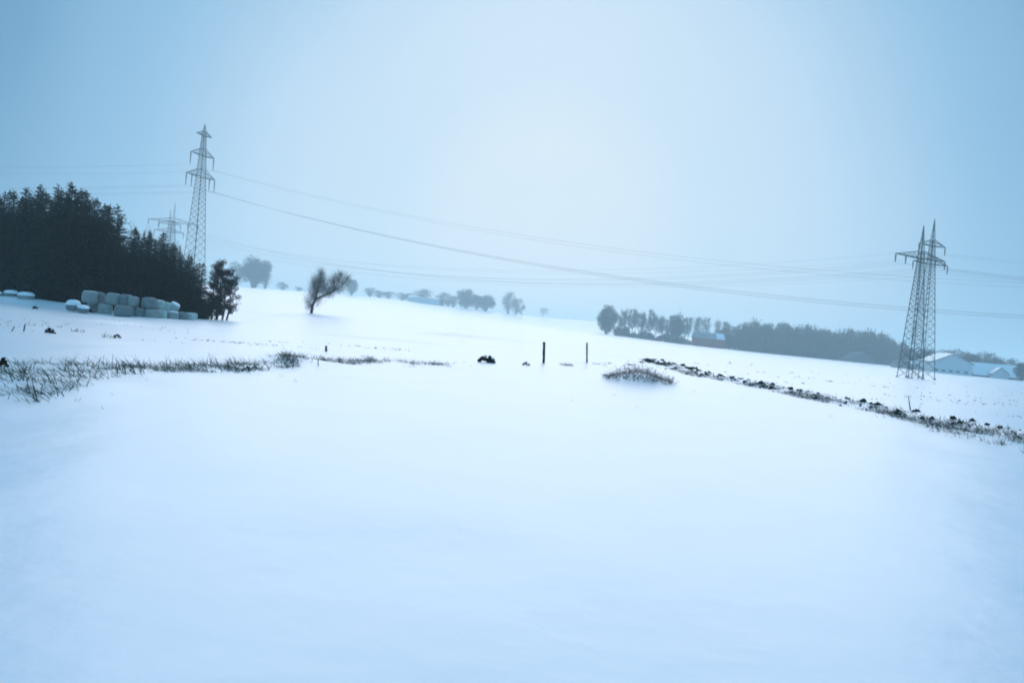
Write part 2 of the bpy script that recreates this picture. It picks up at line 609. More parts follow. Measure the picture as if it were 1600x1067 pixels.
for k in range(84):          # rows filling the wood: nothing in the photograph tells these apart
    px = -70 + 385 * (k + .5) / 84
    sky_y = np.interp(px, [-80, 0, 60, 120, 150, 190, 200, 260, 320, 345], [310, 305, 295, 290, 312, 330, 365, 372, 415, 425])
    D = (91, 81, 86)[k % 3] + (12 if px < 75 else 0) - max(0, px - 250) * .02
    ty = sky_y + _rr.uniform(-3, 30) * (1 if px < 230 else .5)
    by = wood_base(px)
    p = foot(px + (by - ty) * -.084, by, D)
    hgt = (515 + .084 * (px - 800) - ty) * D / F + EYE - p.z
    plant(_rr.choice(CON), 'conifer_tree', 'black green conifer packed inside the wood without a top of its own on the skyline', 'conifer', p, max(hgt, 2.5), 'conifers packed inside the wood', _rr.uniform(1.2, 1.8))
for px, ty, D, lab in [(122, 284, 101, 'bare twiggy tree whose top shows at the summit of the dark wood'),
                       (214, 344, 97, 'bare twiggy tree rising in the dip of the dark wood'),
                       (228, 350, 99, 'bare twiggy tree close behind the conifer left of the small distant pylon'),
                       (284, 374, 88, 'bare twiggy tree left of the legs of the tall pylon'),
                       (296, 386, 87, 'bare twiggy tree in front of the legs of the tall pylon')]:
    by = wood_base(px)
    p = foot(px + (by - ty) * -.084, by, D)
    hgt = (515 + .084 * (px - 800) - ty) * D / F + EYE - p.z
    plant(BARE_D[px % 2], 'bare_tree', lab, 'tree', p, hgt, 'bare trees in the dark wood', .75)
# undergrowth along the foot of the wood
BUSH_D = [bush_template(s, 2.2, 3.2, 1300, 'dark_twigs', (.38, .10), 8) for s in (21, 22)]
for k, (px, D) in enumerate([(8, 99), (40, 98), (70, 92), (100, 82), (140, 80), (175, 80), (210, 80), (250, 81), (285, 81), (310, 81), (328, 82)]):
    p = foot(px - 2, wood_base(px), D)
    plant(BUSH_D[k % 2], 'shrub', 'dark shrub at the foot of the conifer wood', 'shrub', p, _rr.uniform(1.8, 2.8), 'dark shrubs at the foot of the wood')


# leafy tree with two trunks at the right end of the wood
def leafy_template(seed, trunks, h, m_='brown_leaves'):
    rnd = random.Random(seed)
    t, c = MB(), MB()
    for x0, tx, hh, wd in trunks:
        pts = [Vector((x0 + (tx - x0) * u + .06 * math.sin(9 * u + seed), .1 * math.sin(5 * u), hh * u)) for u in (-.03, .2, .4, .6, .8, .97)]
        t.tube(pts, [.11, .09, .075, .055, .035, .01], 6)
        for b in range(34):
            u = rnd.uniform(.12, .98)
            i = min(int(u * 5), 4)
            p = pts[i].lerp(pts[i + 1], u * 5 - i)
            a = rnd.uniform(0, 6.28)
            ln = wd * rnd.uniform(.5, 1.1) * (1 - .55 * abs(u - .45) * 1.6)
            e = p + Vector((math.cos(a), math.sin(a), rnd.uniform(-.15, .75))) * ln
            t.tube([p, p.lerp(e, .5) + Vector((0, 0, .08)), e], [.022, .015, .006], 3, False)
            for k in range(3):
                q = p.lerp(e, rnd.uniform(.45, 1.05))
                rr = rnd.uniform(.16, .30)
                for _ in range(42):
                    d = Vector((rnd.gauss(0, 1), rnd.gauss(0, 1), rnd.gauss(0, 1))).normalized()
                    c.spray(q + d * rr * rnd.random() ** .5, (d + Vector((0, 0, -.4))).normalized(), rnd.uniform(.07, .15), rnd.uniform(.05, .09), rnd)
    return t.mesh('trunk', M['bark']), c.mesh('crown', M[m_]), h


p = foot(346, 500, 86)
hgt = 6.6
plant(leafy_template(31, [(-.45, -.35, 6.4, 1.0), (.1, .2, 5.6, 1.1), (.55, .95, 4.8, 1.05)], 6.4), 'leafy_tree', 'ragged dark leafy tree with slim trunks at the right end of the dark wood', 'tree', p, hgt, None, 1, 0)
p = foot(333, 498, 87)
plant(leafy_template(32, [(-.2, -.2, 6.2, 1.0), (.3, .25, 5.8, 1.0)], 6.2), 'leafy_tree', 'dense dark leafy tree between the conifers and the ragged end tree of the wood', 'tree', p, 6.3, None, 1, 0)


# ---- the leaning willow on the slope
def willow():
    D = 170
    base = foot(486.5, 487, D)
    Z = lambda zx, zy: at(350 + zx / 4.85, 380 + zy / 4.85, D) - base      # read off the enlarged view
    rnd = random.Random(77)
    t, c = MB(), MB()
    dp = lambda: Vector((0, rnd.uniform(-.7, .7), 0))
    root = Vector((0, 0, -.2))
    fork = Z(690, 425)
    limbs = [([root, Z(672, 470), fork, Z(705, 375), Z(722, 300), Z(735, 225)], .34),
             ([fork, Z(735, 408), Z(790, 385), Z(840, 350), Z(870, 290), Z(882, 235)], .27),
             ([Z(790, 385), Z(850, 352), Z(900, 312), Z(935, 268)], .15),
             ([Z(700, 390), Z(682, 340), Z(675, 290)], .12),
             ([Z(668, 480), Z(640, 450), Z(620, 425)], .07),
             ([Z(840, 350), Z(832, 300), Z(825, 268)], .10)]
    for pts, r in limbs:
        pts = [q + (dp() * .4 if i > 1 else Vector()) for i, q in enumerate(pts)]
        t.tube(pts, [r * (1 - .85 * i / (len(pts) - 1)) for i in range(len(pts))], 6)
    blobs = [(735, 235, 22, 42, 1.0), (715, 290, 38, 45, 1.2), (760, 300, 26, 45, .9), (690, 330, 34, 48, 1.1), (740, 350, 40, 40, 1.0),
             (880, 240, 24, 26, .8), (860, 275, 34, 34, 1.0), (825, 295, 28, 42, 1.0), (835, 345, 42, 34, .9), (932, 268, 27, 32, .8), (905, 305, 30, 32, .8),
             (880, 345, 34, 24, .6), (790, 365, 32, 34, .8), (810, 398, 22, 18, .4), (625, 445, 22, 44, .35), (645, 480, 22, 34, .35), (705, 440, 34, 40, .55), (660, 400, 30, 40, .6), (690, 395, 30, 44, .8), (650, 470, 18, 40, .5), (770, 395, 30, 22, .5)]
    for zx, zy, rx, ry, dens in blobs:
        cen = Z(zx, zy)
        near = min((q for pts, r in limbs for q in pts), key=lambda q: (q - cen).length + .15 * max(0, q.z - cen.z) * 4)
        for i in range(int(3 + 4 * dens)):
            tip = Z(zx + rnd.uniform(-.9, .9) * rx, zy - rnd.uniform(-.5, 1.1) * ry) + dp()
            st_ = near.lerp(cen, rnd.uniform(0, .5))
            mid = st_.lerp(tip, .5) + Vector((rnd.uniform(-.2, .2), rnd.uniform(-.2, .2), -.1))
            t.tube([st_, mid, tip], [.045, .03, .01], 4)
        for i in range(int(rx * ry * .8 * dens)):
            a, b = rnd.gauss(0, .5), rnd.gauss(0, .5)
            p_ = Z(zx + a * rx * 1.4, zy + b * ry * 1.3) + Vector((0, rnd.gauss(0, .5), 0))
            d = Vector((rnd.uniform(-.55, .55), rnd.uniform(-.6, .6), rnd.uniform(.3, 1))).normalized()
            c.spray(p_ - d * .3, d, rnd.uniform(.4, 1.0), rnd.uniform(.016, .030), rnd)
    o = thing('willow_tree', 'bare willow leaning right with a forked trunk alone on the snowy slope', 'tree', base)
    link('trunk', t.mesh('trunk', M['bark']), o)
    link('crown', c.mesh('crown', M['twigs']), o)


willow()

# ---- hedge and far trees
ROUND = [bush_template(s, 12, 10, 5200, 'hedge_twigs', (1.1, .20), 15) for s in (41, 42, 43)]
LOOSE = [bush_template(s, 12, 9, 1500, 'twigs', (1.2, .16), 12) for s in (44, 45)]
POP = [bare_template(s, 13, upright=.85, width=.36, bole=.15, twig=(1.5, .07), tips=6, kids=(11, 5, 4, 4), mats=('bark', 'twigs'), r0=.13) for s in (51, 52, 53)]
OAK = [bare_template(s, 12, upright=.5, width=.45, bole=.22, twig=(1.3, .08), tips=6, kids=(9, 5, 4, 4), mats=('bark', 'twigs'), r0=.16) for s in (54, 55)]
LOW = [bush_template(s, 3, 5, 900, 'hedge_twigs', (.7, .2), 8) for s in (46, 47)]
SPR = [conifer_template(s, 12, 2.4, .3) for s in (6, 7)]


def hedge_base(px):
    return np.interp(px, [920, 940, 1000, 1080, 1130, 1250, 1330, 1400, 1480, 1600], [519, 521, 528, 540, 544, 557, 565, 572, 582, 594])


def far_tree(tpl, name, label, px, top, D, group, wpx=None, base=None, cat='tree', sink=0.0):
    by = base if base is not None else hedge_base(px)
    D *= FAR
    p = foot(px, by, D)
    h = (by - top) * D / F * 1.0
    wx = 1.0
    if wpx:
        me = tpl[1]
        w0 = max(v.co.x for v in me.vertices) - min(v.co.x for v in me.vertices)
        wx = (wpx * D / F) / (w0 * h / tpl[2])
    p.z -= sink * h
    return plant(tpl, name, label, cat, p, h * (1 + sink), group, wx)


GH = 'trees of the field hedge'
far_tree(ROUND[0], 'round_tree', 'dense round tree at the left end of the field hedge', 947, 476, 412, GH, 42)
ORD = ['first', 'second', 'third', 'fourth', 'fifth', 'sixth', 'seventh', 'eighth', 'ninth', 'tenth', 'eleventh', 'twelfth', 'thirteenth', 'fourteenth']
sparse = [(972, 479), (983, 480), (992, 479), (1001, 482), (1011, 480), (1022, 485), (1034, 489), (1043, 490)]
for i, (px, ty) in enumerate(sparse):
    far_tree(POP[i % 3], 'bare_tree', f'{ORD[i]} thin bare tree right of the dense round tree in the field hedge', px, ty, 420 + (i % 3) * 5, GH, 19)
for i in range(12):
    px = 968 + i * 9.2
    far_tree(POP[(i * 2) % 3] if i % 3 else OAK[i % 2], 'bare_tree', 'thin bare tree in the back row of the hedge left of the red barn', px, 481 + (px - 968) * .12 + _rr.uniform(0, 9), 432 + (i % 3) * 5, 'back row of the thin hedge trees', 24)
for px, ty, w, lab in [(1133, 508, 26, 'bushy tree touching the right end of the red barn'), (1147, 507, 30, 'bushy tree filling the space between the red barn and the first hump of the hedge'), (1122, 512, 22, 'bushy tree behind the snow patch of the red barn roof'), (1140, 522, 26, 'low dark bushy tree at the right foot of the red barn')]:
    far_tree(LOOSE[int(px) % 2] if ty < 520 else ROUND[2], 'broadleaf_tree', lab, px, ty, 428 if ty < 520 else 416, GH, w, sink=.1)
far_tree(ROUND[1], 'round_tree', 'dense tall crowned tree left of the red barn', 1056, 488, 416, GH, 28)
for i, (px, ty) in enumerate([(1074, 494), (1084, 493), (1094, 493), (1103, 494)]):
    far_tree(POP[(i + 1) % 3], 'bare_tree', f'{ORD[i]} narrow bare tree of the four behind the left half of the red barn', px, ty, 434 + i, GH, 19)
for i, (px, ty) in enumerate([(1117, 496), (1127, 500), (1138, 502), (1148, 504)]):
    far_tree(POP[i % 3], 'bare_tree', f'{ORD[i]} thin bare tree counted right from the snow patch of the red barn roof', px, ty, 442 + i * 2, GH, 20)
mass = [(1162, 503, 30, 0), (1178, 498, 34, 1), (1200, 505, 34, 0), (1222, 503, 36, 2), (1243, 507, 36, 1), (1262, 507, 34, 0), (1284, 513, 34, 2), (1303, 515, 30, 1),
        (1322, 513, 30, 0), (1340, 516, 34, 2), (1358, 514, 36, 1), (1376, 521, 32, 0), (1390, 531, 22, 2), (1406, 533, 24, 1)]
mlab = ['just right of the red barn', 'forming the first hump right of the red barn', 'on the falling shoulder of the first hump right of the red barn', 'left of the second hump of the hedge',
        'on the second hump of the hedge', 'right of the second hump of the hedge', 'before the dip in the middle of the hedge', 'in the dip in the middle of the hedge',
        'left above the low dark roof', 'straight above the low dark roof', 'forming the last high hump of the hedge', 'where the hedge drops towards the pylons', 'low at the right end of the hedge beside the pylons', 'behind the left legs of the pylon pair']
for i, (px, ty, w, k) in enumerate(mass):
    far_tree(ROUND[k], 'broadleaf_tree', f'dense broadleaf tree {mlab[i]}', px, ty, 424 + (i % 2) * 8, GH, w * 1.25, sink=.12)
for i in range(26):
    px = 1150 + i * 9.7
    far_tree(LOW[i % 2] if i % 3 else OAK[i % 2], 'hedge_tree', 'lower bare growth packed in the front of the dense hedge', px, hedge_base(px) - _rr.uniform(18, 32), 414 + (i % 3) * 3, 'low growth in front of the dense hedge', 26, sink=.35)
for i in range(12):
    px = 966 + i * 9.6
    far_tree(LOW[i % 2], 'shrub', 'low shrub between the thin bare hedge trees left of the red barn', px, hedge_base(px) - _rr.uniform(6, 17), 412 + (i % 2) * 4, 'low shrubs under the thin hedge trees', 16, cat='shrub', sink=.3)
for px, ty, lab in [(1322, 511, 'small dark spruce poking out of the hedge top above the low roof'), (1374, 516, 'small dark spruce near the right end of the hedge top')]:
    far_tree(SPR[px % 2], 'spruce_tree', lab, px, ty, 434, GH)

GB = 'trees behind the white farmhouse'
for i, (px, ty, w, lab) in enumerate([(1424, 538, 30, 'bushy tree seen through the pylon legs'), (1446, 541, 30, 'bushy tree behind the right pylon legs'), (1466, 543, 26, 'bushy tree above the left end of the white farmhouse'),
                                      (1482, 545, 26, 'bushy tree above the ridge of the white farmhouse'), (1498, 542, 28, 'round bushy tree right of the farmhouse ridge'), (1516, 549, 30, 'low bushy tree above the right eave of the farmhouse'),
                                      (1538, 546, 34, 'broad bushy tree above the snowy barn roof'), (1556, 556, 28, 'bushy tree right above the snowy barn roof'), (1580, 557, 30, 'bushy tree above the right gable of the snowy barn'),
                                      (1604, 564, 34, 'bushy tree at the right frame edge')]):
    far_tree(ROUND[i % 3] if i % 2 else LOOSE[i % 2], 'broadleaf_tree', lab, px, ty, 330 + (i % 3) * 6, GB, w * 1.2, hedge_base(px) - 2, sink=.1)
far_tree(ROUND[2], 'broadleaf_tree', 'dark dense tree right of the snowy barn at the frame edge', 1596, 566, 285, GB, 30, 595)

GR = 'hazy trees on the hill crest'
far_tree(ROUND[1], 'round_tree', 'big round hazy tree on the crest right of the dark wood', 395, 400, 560, GR, 56, 450)
far_tree(LOOSE[0], 'broadleaf_tree', 'hazy tree against the left side of the big round crest tree', 368, 408, 590, GR, 34, 448)
far_tree(LOOSE[1], 'broadleaf_tree', 'hazy thin tree against the right side of the big round crest tree', 414, 404, 600, GR, 24, 450)
far_tree(LOOSE[0], 'broadleaf_tree', 'faint low tree on the crest between the big round tree and the willow', 441, 438, 690, GR, 22, 452)
far_tree(LOOSE[1], 'shrub', 'faint shrub on the crest left of the willow', 467, 447, 690, GR, 16, 455)
far_tree(ROUND[2], 'broadleaf_tree', 'hazy round tree behind the right side of the willow', 548, 441, 640, GR, 24, 467)
far_tree(LOOSE[0], 'broadleaf_tree', 'pale hazy tree right of the willow', 578, 450, 672, GR, 24, 465)
far_tree(LOOSE[1], 'broadleaf_tree', 'pale hazy low tree left of the long white building', 606, 455, 680, GR, 26, 468)
far_tree(LOOSE[0], 'broadleaf_tree', 'pale hazy low tree touching the left end of the long white building', 628, 457, 680, GR, 26, 470)
far_tree(LOOSE[1], 'broadleaf_tree', 'pale hazy tree behind the roof of the long white building', 660, 446, 672, GR, 40, 470)
far_tree(LOOSE[0], 'broadleaf_tree', 'pale hazy tree over the right end of the long white building', 692, 452, 672, GR, 32, 474)
far_tree(LOOSE[1], 'shrub', 'pale scrub beside the right end of the long white building', 700, 466, 676, GR, 20, 478)
far_tree(ROUND[0], 'broadleaf_tree', 'left and taller of the two grey tree clumps right of the long building', 728, 451, 670, GR, 44, 482)
far_tree(ROUND[1], 'broadleaf_tree', 'right and lower of the two grey tree clumps right of the long building', 759, 459, 668, GR, 40, 485)
far_tree(LOOSE[0], 'broadleaf_tree', 'pale low tree filling the notch between the two grey tree clumps', 744, 460, 690, GR, 24, 484)
far_tree(LOOSE[1], 'broadleaf_tree', 'pale hazy tree between the willow and the long white building, nearest the willow', 592, 455, 690, GR, 26, 468)
far_tree(LOOSE[0], 'broadleaf_tree', 'pale low tree hiding the left end wall of the long white building', 640, 459, 690, GR, 22, 473)
far_tree(LOOSE[1], 'broadleaf_tree', 'pale low tree joining the long white building to the grey clumps', 708, 460, 690, GR, 22, 480)
far_tree(LOOSE[0], 'broadleaf_tree', 'pale tall tree standing free right of the grey tree clumps', 794, 453, 676, GR, 26, 489)
far_tree(LOOSE[1], 'broadleaf_tree', 'lower half of the pale pair right of the grey tree clumps', 806, 462, 668, GR, 24, 490)
far_tree(OAK[0], 'bare_tree', 'small pale bare tree on a thin trunk below the pale pair', 815, 477, 560, GR, 18, 500)
far_tree(OAK[1], 'bare_tree', 'small pale bare tree alone left of the field hedge', 847, 486, 640, GR, 18, 503)


# ------------------------------------------------------------------ buildings
def house(name, label, cat, px, py, D, w, dpt, eave, ridge, rz, wall, roof, snow=None, gable_front=False, windows=(), over=.5, group=None):
    """box house: ridge along local x; with gable_front the ridge runs along local y"""
    q = FAR / 1.55      # all sizes below were taken at the first survey depth
    D, w, dpt, eave, ridge, over = D * q, w * q, dpt * q, eave * q, ridge * q, over * q
    windows = [tuple(a * q for a in wn) for wn in windows]
    o = thing(name, label, cat, foot(px, py, D), rz, group)
    W, Dp = (w, dpt) if not gable_front else (dpt, w)        # W along ridge
    rot = (lambda x, y, z: Vector((x, y, z))) if not gable_front else (lambda x, y, z: Vector((-y, x, z)))
    b = MB()
    prof = [(-Dp / 2, -1.5), (Dp / 2, -1.5), (Dp / 2, eave), (0, ridge), (-Dp / 2, eave)]
    b.poly_prism([rot(-W / 2, y, z) for y, z in prof], rot(W, 0, 0))
    link('wall', b.mesh('wall', wall), o)
    sl = (ridge - eave) / (Dp / 2)
    r = MB()
    th = .3
    for s in (-1, 1):
        ye = s * (Dp / 2 + over)
        ze = eave - sl * over
        pr = [(0, ridge + .03), (ye, ze + .03), (ye, ze + th), (0, ridge + th)]
        r.poly_prism([rot(-W / 2 - over, y * (1 if s == 1 else 1), z) for y, z in pr], rot(W + 2 * over, 0, 0))
    ro = link('roof', r.mesh('roof', roof), o)
    if snow:
        sn = MB()
        x0, x1 = snow
        for s in (-1, 1):
            ye = s * (Dp / 2 + over - .05)
            ze = eave - sl * (over - .05)
            pr = [(0, ridge + th + .003), (ye, ze + th + .003), (ye, ze + th + .2), (0, ridge + th + .25)]
            sn.poly_prism([rot(-W / 2 + x0 * W, y, z) for y, z in pr], rot((x1 - x0) * W, 0, 0))
        link('snow_cover', sn.mesh('snow_cover', M['snow_cap']), ro)
    for (u, z0, ww, hh) in windows:
        fm = MB()
        yy = -(Dp / 2) if not gable_front else None
        if gable_front:
            c = Vector((u, -W / 2 - .03, z0))
        else:
            c = Vector((u, -Dp / 2 - .03, z0))
        fm.box(c, ww, .08, hh)
        wo = link('window', fm.mesh('window', M['window']), o)
        sm = MB(); sm.box(c + Vector((0, -.03, -hh / 2 - .05)), ww + .2, .14, .08)
        link('sill', sm.mesh('sill', wall), wo)
    return o


k4 = 626 / F
house('red_barn', 'long dull red barn with a patch of snow on its roof before the hedge', 'barn', 1106, 542, 626, 47 * k4, 12, 6.8, 11.0, R(-3), M['red_wall'], M['old_roof'], (.72, .98))
house('field_shed', 'low dark gabled shed with one snow lined roof edge before the hedge', 'shed', 1340, 564, 628, 40 * k4, 14, 2.5, 8.4, R(8), M['grey_wall'], M['grey_wall'], None, True)
k3 = 450 / F
house('farmhouse', 'white rendered farmhouse with a wide low gable beside the pylons', 'house', 1475, 582, 450, 56 * k3, 22, 6.2, 11.0, R(-6), M['white_wall'], M['roof_edge'], (.03, 1.0), True,
      [(-8.6, 1.6, 2.0, .9), (-5.0, 1.4, 1.8, .8), (-1.0, 1.5, 1.8, .9), (7.0, 1.4, 1.9, 1.1), (2.6, 1.5, 2.0, .8)], .8)
house('snowy_barn', 'low barn under a broad snow covered roof right of the white farmhouse', 'barn', 1548, 592, 462, 74 * k3, 17, 1.2, 7.8, R(-5), M['grey_wall'], M['roof_edge'], (-.02, 1.02))
house('outbuilding', 'small white gabled outbuilding set before the snowy barn roof', 'outbuilding', 1560, 590, 452, 24 * k3, 5, 2.6, 6.0, R(-5), M['white_wall'], M['roof_edge'], (0, 1), True)
house('farm_shed', 'long low grey shed seen through the pylon legs', 'shed', 1421, 579, 478, 50 * k3, 10, 3.0, 5.0, R(-4), M['old_roof'], M['roof_edge'], (.4, 1.0))
k9 = 1060 / F
house('long_building', 'long white farm building with a snowy roof on the hill crest', 'building', 664, 474, 1040, 48 * k9, 26, 6.6, 9.2, R(-4), M['white_wall'], M['old_roof'], (0, 1), False)
BS = bush_template(48, 3, 4, 900, 'hedge_twigs', (.5, .14), 7)
far_tree(BS, 'round_bush', 'small dark round bush at the right corner of the white farmhouse', 1515, 577, 284, None, 11, 586.5, 'bush')
for px, ty, lab in [(1473, 534, 'thin bare pole tree left of the two above the farmhouse ridge'), (1482, 533, 'thin bare pole tree right of the two above the farmhouse ridge')]:
    far_tree(POP[px % 3], 'bare_tree', lab, px, ty, 345, GB, 3, 572)


# ------------------------------------------------------------------ pylons
def lattice(mb, zs, ws, rl, rb):
    """square lattice mast through heights zs with half widths ws"""
    cs = [[Vector((sx * w, sy * w, z)) for sx, sy in ((-1, -1), (1, -1), (1, 1), (-1, 1))] for z, w in zip(zs, ws)]
    for a, b in zip(cs[:-1], cs[1:]):
        for i in range(4):
            mb.bar(a[i], b[i], rl)
            j = (i + 1) % 4
            mb.bar(a[i], b[j], rb); mb.bar(a[j], b[i], rb)
            mb.bar(b[i], b[j], rb * .8)


def profile(h_top, w0, w1, z_bend, w_bend, panels):
    """heights with panel height shrinking upwards"""
    zs = [0]; z = 0
    def wid(z):
        return w0 + (w_bend - w0) * z / z_bend if z < z_bend else w_bend + (w1 - w_bend) * (z - z_bend) / (h_top - z_bend)
    while z < h_top - .8:
        z = min(h_top, z + max(1.0, wid(z) * 1.15))
        if h_top - z < .7: z = h_top
        zs.append(z)
    return zs, [wid(z) for z in zs]


def pylon(name, label, px, py, D, h, w0, arms, rz, kind, s=1.0, group=None):
    """arms: (height, half span, depth of truss, [insulator offsets]); returns root and the world points where cables hang"""
    loc = foot(px, py, D)
    o = thing(name, label, 'pylon', loc, rz, group)
    rl, rb = .11 * s, .045 * s
    body = MB()
    ztop = arms[0][0] + arms[0][2]
    zs, ws = profile(ztop, w0, .45 * s, h * .36, w0 * .66, 0)
    lattice(body, zs, ws, rl, rb)
    tip = Vector((0, 0, h))
    cs = [Vector((sx * .45 * s, sy * .45 * s, ztop)) for sx, sy in ((-1, -1), (1, -1), (1, 1), (-1, 1))]
    for i in range(4):
        body.bar(cs[i], tip, rl * .8)
        for q in (.3, .6):
            body.bar(cs[i].lerp(tip, q), cs[(i + 1) % 4].lerp(tip, q), rb * .8)
            body.bar(cs[i].lerp(tip, q - .3), cs[(i + 1) % 4].lerp(tip, q), rb * .7)
    link('lattice_mast', body.mesh('lattice_mast', M['steel']), o)
    for sx, sy in ((-1, -1), (1, -1), (1, 1), (-1, 1)):
        f = MB(); f.lump((sx * w0, sy * w0, .05), .45, .45, .35, sx + 2 * sy, .2)
        link('footing', f.mesh('footing', M['grey_wall']), o)
    hang = []
    for az, span, dep, ins in arms:
        a = MB()
        w = np.interp(az, zs, ws)
        for sgn in (-1, 1):
            end = Vector((sgn * span, 0, az + .25))
            prev = None
            for sy in (-1, 1):
                lo = Vector((sgn * w, sy * w, az)); hi = Vector((sgn * w * .9, sy * w * .9, az + dep))
                a.bar(lo, end, rl * 1.2); a.bar(hi, end, rl * .95)
                nseg = max(3, int(span / 1.8))
                for q in range(1, nseg):
                    u0, u1 = (q - 1) / nseg, q / nseg
                    a.bar(lo.lerp(end, u1), hi.lerp(end, u1), rb)
                    a.bar(lo.lerp(end, u0), hi.lerp(end, u1), rb)
                    a.bar(lo.lerp(end, u1), Vector((sgn * w, -sy * w, az)).lerp(end, u1), rb * .9)
        for sy in (-1, 1):
            a.bar((-w, sy * w, az), (w, sy * w, az), rl * .9)
            a.bar((-w, sy * w, az + dep), (w, sy * w, az + dep), rl * .75)
        link('crossarm', a.mesh('crossarm', M['steel']), o)
        for x, ln in ins:
            g = MB()
            zt = az + .1
            zz = [zt, zt - .15]
            rr = [.05 * s, .05 * s]
            kk = int(ln / .3)
            for q in range(kk):
                zz += [zt - .15 - ln * (q + .3) / kk, zt - .15 - ln * (q + .7) / kk]; rr += [.26 * s * (1 - .5 * q / kk), .17 * s * (1 - .5 * q / kk)]
            zz.append(zt - ln - .3); rr.append(.05 * s)
            g.tube([Vector((x, 0, z)) for z in zz], rr, 6)
            link('insulator', g.mesh('insulator', M['insulator']), o)
            hang.append(o.matrix_basis @ Vector((x, 0, zt - ln - .3)) if False else loc + Matrix.Rotation(rz, 3, 'Z') @ Vector((x, 0, zt - ln - .3)))
    return o, hang, loc + tip


GP1 = 'steel lattice pylons'
H1 = 46.5
# the pair at the right, the smaller pair behind the wood on the same lines
RZ1 = R(26)
A, hA, tA = pylon('lattice_pylon', 'nearer darker steel lattice pylon with one wide crossarm in the right field', 1422, 589, 240, 46.2, 2.55, [(36.2, 11.2, 2.2, [(-11, 2.2), (-6.6, 2.2), (6.6, 2.2), (11, 2.2)])], RZ1, 0, 1.15, GP1)
B, hB, tB = pylon('lattice_pylon', 'taller paler steel lattice pylon with two crossarms at the right', 1438, 590, 254, 50.9, 2.9, [(42.2, 6.4, 2.0, [(-6.2, 2.2), (6.2, 2.2)]), (36.4, 8.4, 1.8, [(-8.2, 2.2), (8.2, 2.2)])], RZ1, 0, 1.0, GP1)
Cc, hC, tC = pylon('lattice_pylon', 'small distant lattice pylon with a sharp peak half hidden behind the dark wood', 263, 455, 455, 47, 3.2, [(35.6, 13.4, 2.4, [(-13, 3), (-7.5, 3), (7.5, 3), (13, 3)])], RZ1, 0, 1.2, GP1)
Dd, hD, tD = pylon('lattice_pylon', 'faint small pylon close left of the sharp peaked distant one', 257, 455, 480, 45, 3.0, [(36.0, 6.4, 2.2, [(-6.1, 3), (6.1, 3)]), (31.5, 8.4, 2.0, [(-8.1, 3), (8.1, 3)])], RZ1, 0, 1.1, GP1)
RZ2 = R(68)
E, hE, tE = pylon('lattice_pylon', 'tallest lattice pylon with three crossarms rising behind the dark wood', 300, 455, 330, 69.0, 3.5, [(64.2, 4.4, 1.9, []), (56.0, 6.7, 2.8, [(-6.4, 4.6), (6.4, 4.6)]), (47.2, 8.1, 3.2, [(-7.9, 4.6), (-4.9, 4.6), (4.9, 4.6), (7.9, 4.6)])], RZ2, 0, 1.1, GP1)


def cable(a, b, sag, r, label, group, c=None, sag2=0):
    mb = MB()
    def run(a, b, sag, n=40):
        return [a.lerp(b, i / n) - Vector((0, 0, 4 * sag * (i / n) * (1 - i / n))) for i in range(n + 1)]
    pts = run(a, b, sag)
    if c is not None: pts = pts + run(b, c, sag2)[1:]
    mb.tube(pts, [r] * len(pts), 4)
    return tag(link('power_cable', mb.mesh('power_cable', M['cable'])), label, 'cable', group)


# line one: small pair -> right pair -> out of the frame at the right
nxtA = Vector((420, 60, 0)); nxtB = Vector((440, 75, 0))
dirA = Matrix.Rotation(RZ1, 3, 'Z')
order4 = ['left outer', 'left inner', 'right inner', 'right outer']
for i, x in enumerate((-11, -6.6, 6.6, 11)):
    e = nxtA + dirA @ Vector((x, 0, 25))
    cable(hC[i], hA[i], 15, .025, f'thin power cable hanging from the {order4[i]} insulator of the nearer right pylon', 'cables of the right pylon pair', e, 8)
for i, (nm, x, z) in enumerate([('upper crossarm left', -6.2, 36), ('upper crossarm right', 6.2, 36), ('lower crossarm left', -8.2, 31), ('lower crossarm right', 8.2, 31)]):
    e = nxtB + dirA @ Vector((x, 0, z))
    cable(hD[i], hB[i], 14, .021, f'thin power cable on the {nm} tip of the paler right pylon', 'cables of the right pylon pair', e, 8)
# line two: from off the left through the tall pylon, sagging far across the picture
lft = Vector((-520, 400, 10)); rgt = Vector((300, 182, -2))
dirE = Matrix.Rotation(RZ2, 3, 'Z')
names = ['middle crossarm left tip', 'middle crossarm right tip', 'lowest crossarm left tip', 'left inner insulator', 'right inner insulator', 'lowest crossarm right tip']
for i, (x, z) in enumerate([(-6.4, 52), (6.4, 52), (-7.9, 42.5), (-4.9, 42.5), (4.9, 42.5), (7.9, 42.5)]):
    cable(lft + dirE @ Vector((x, 0, z)), hE[i], 9, .028, f'power cable from the {names[i]} of the tall pylon', 'cables of the tall pylon', rgt + dirE @ Vector((x, 0, z - 12)), 19.5)


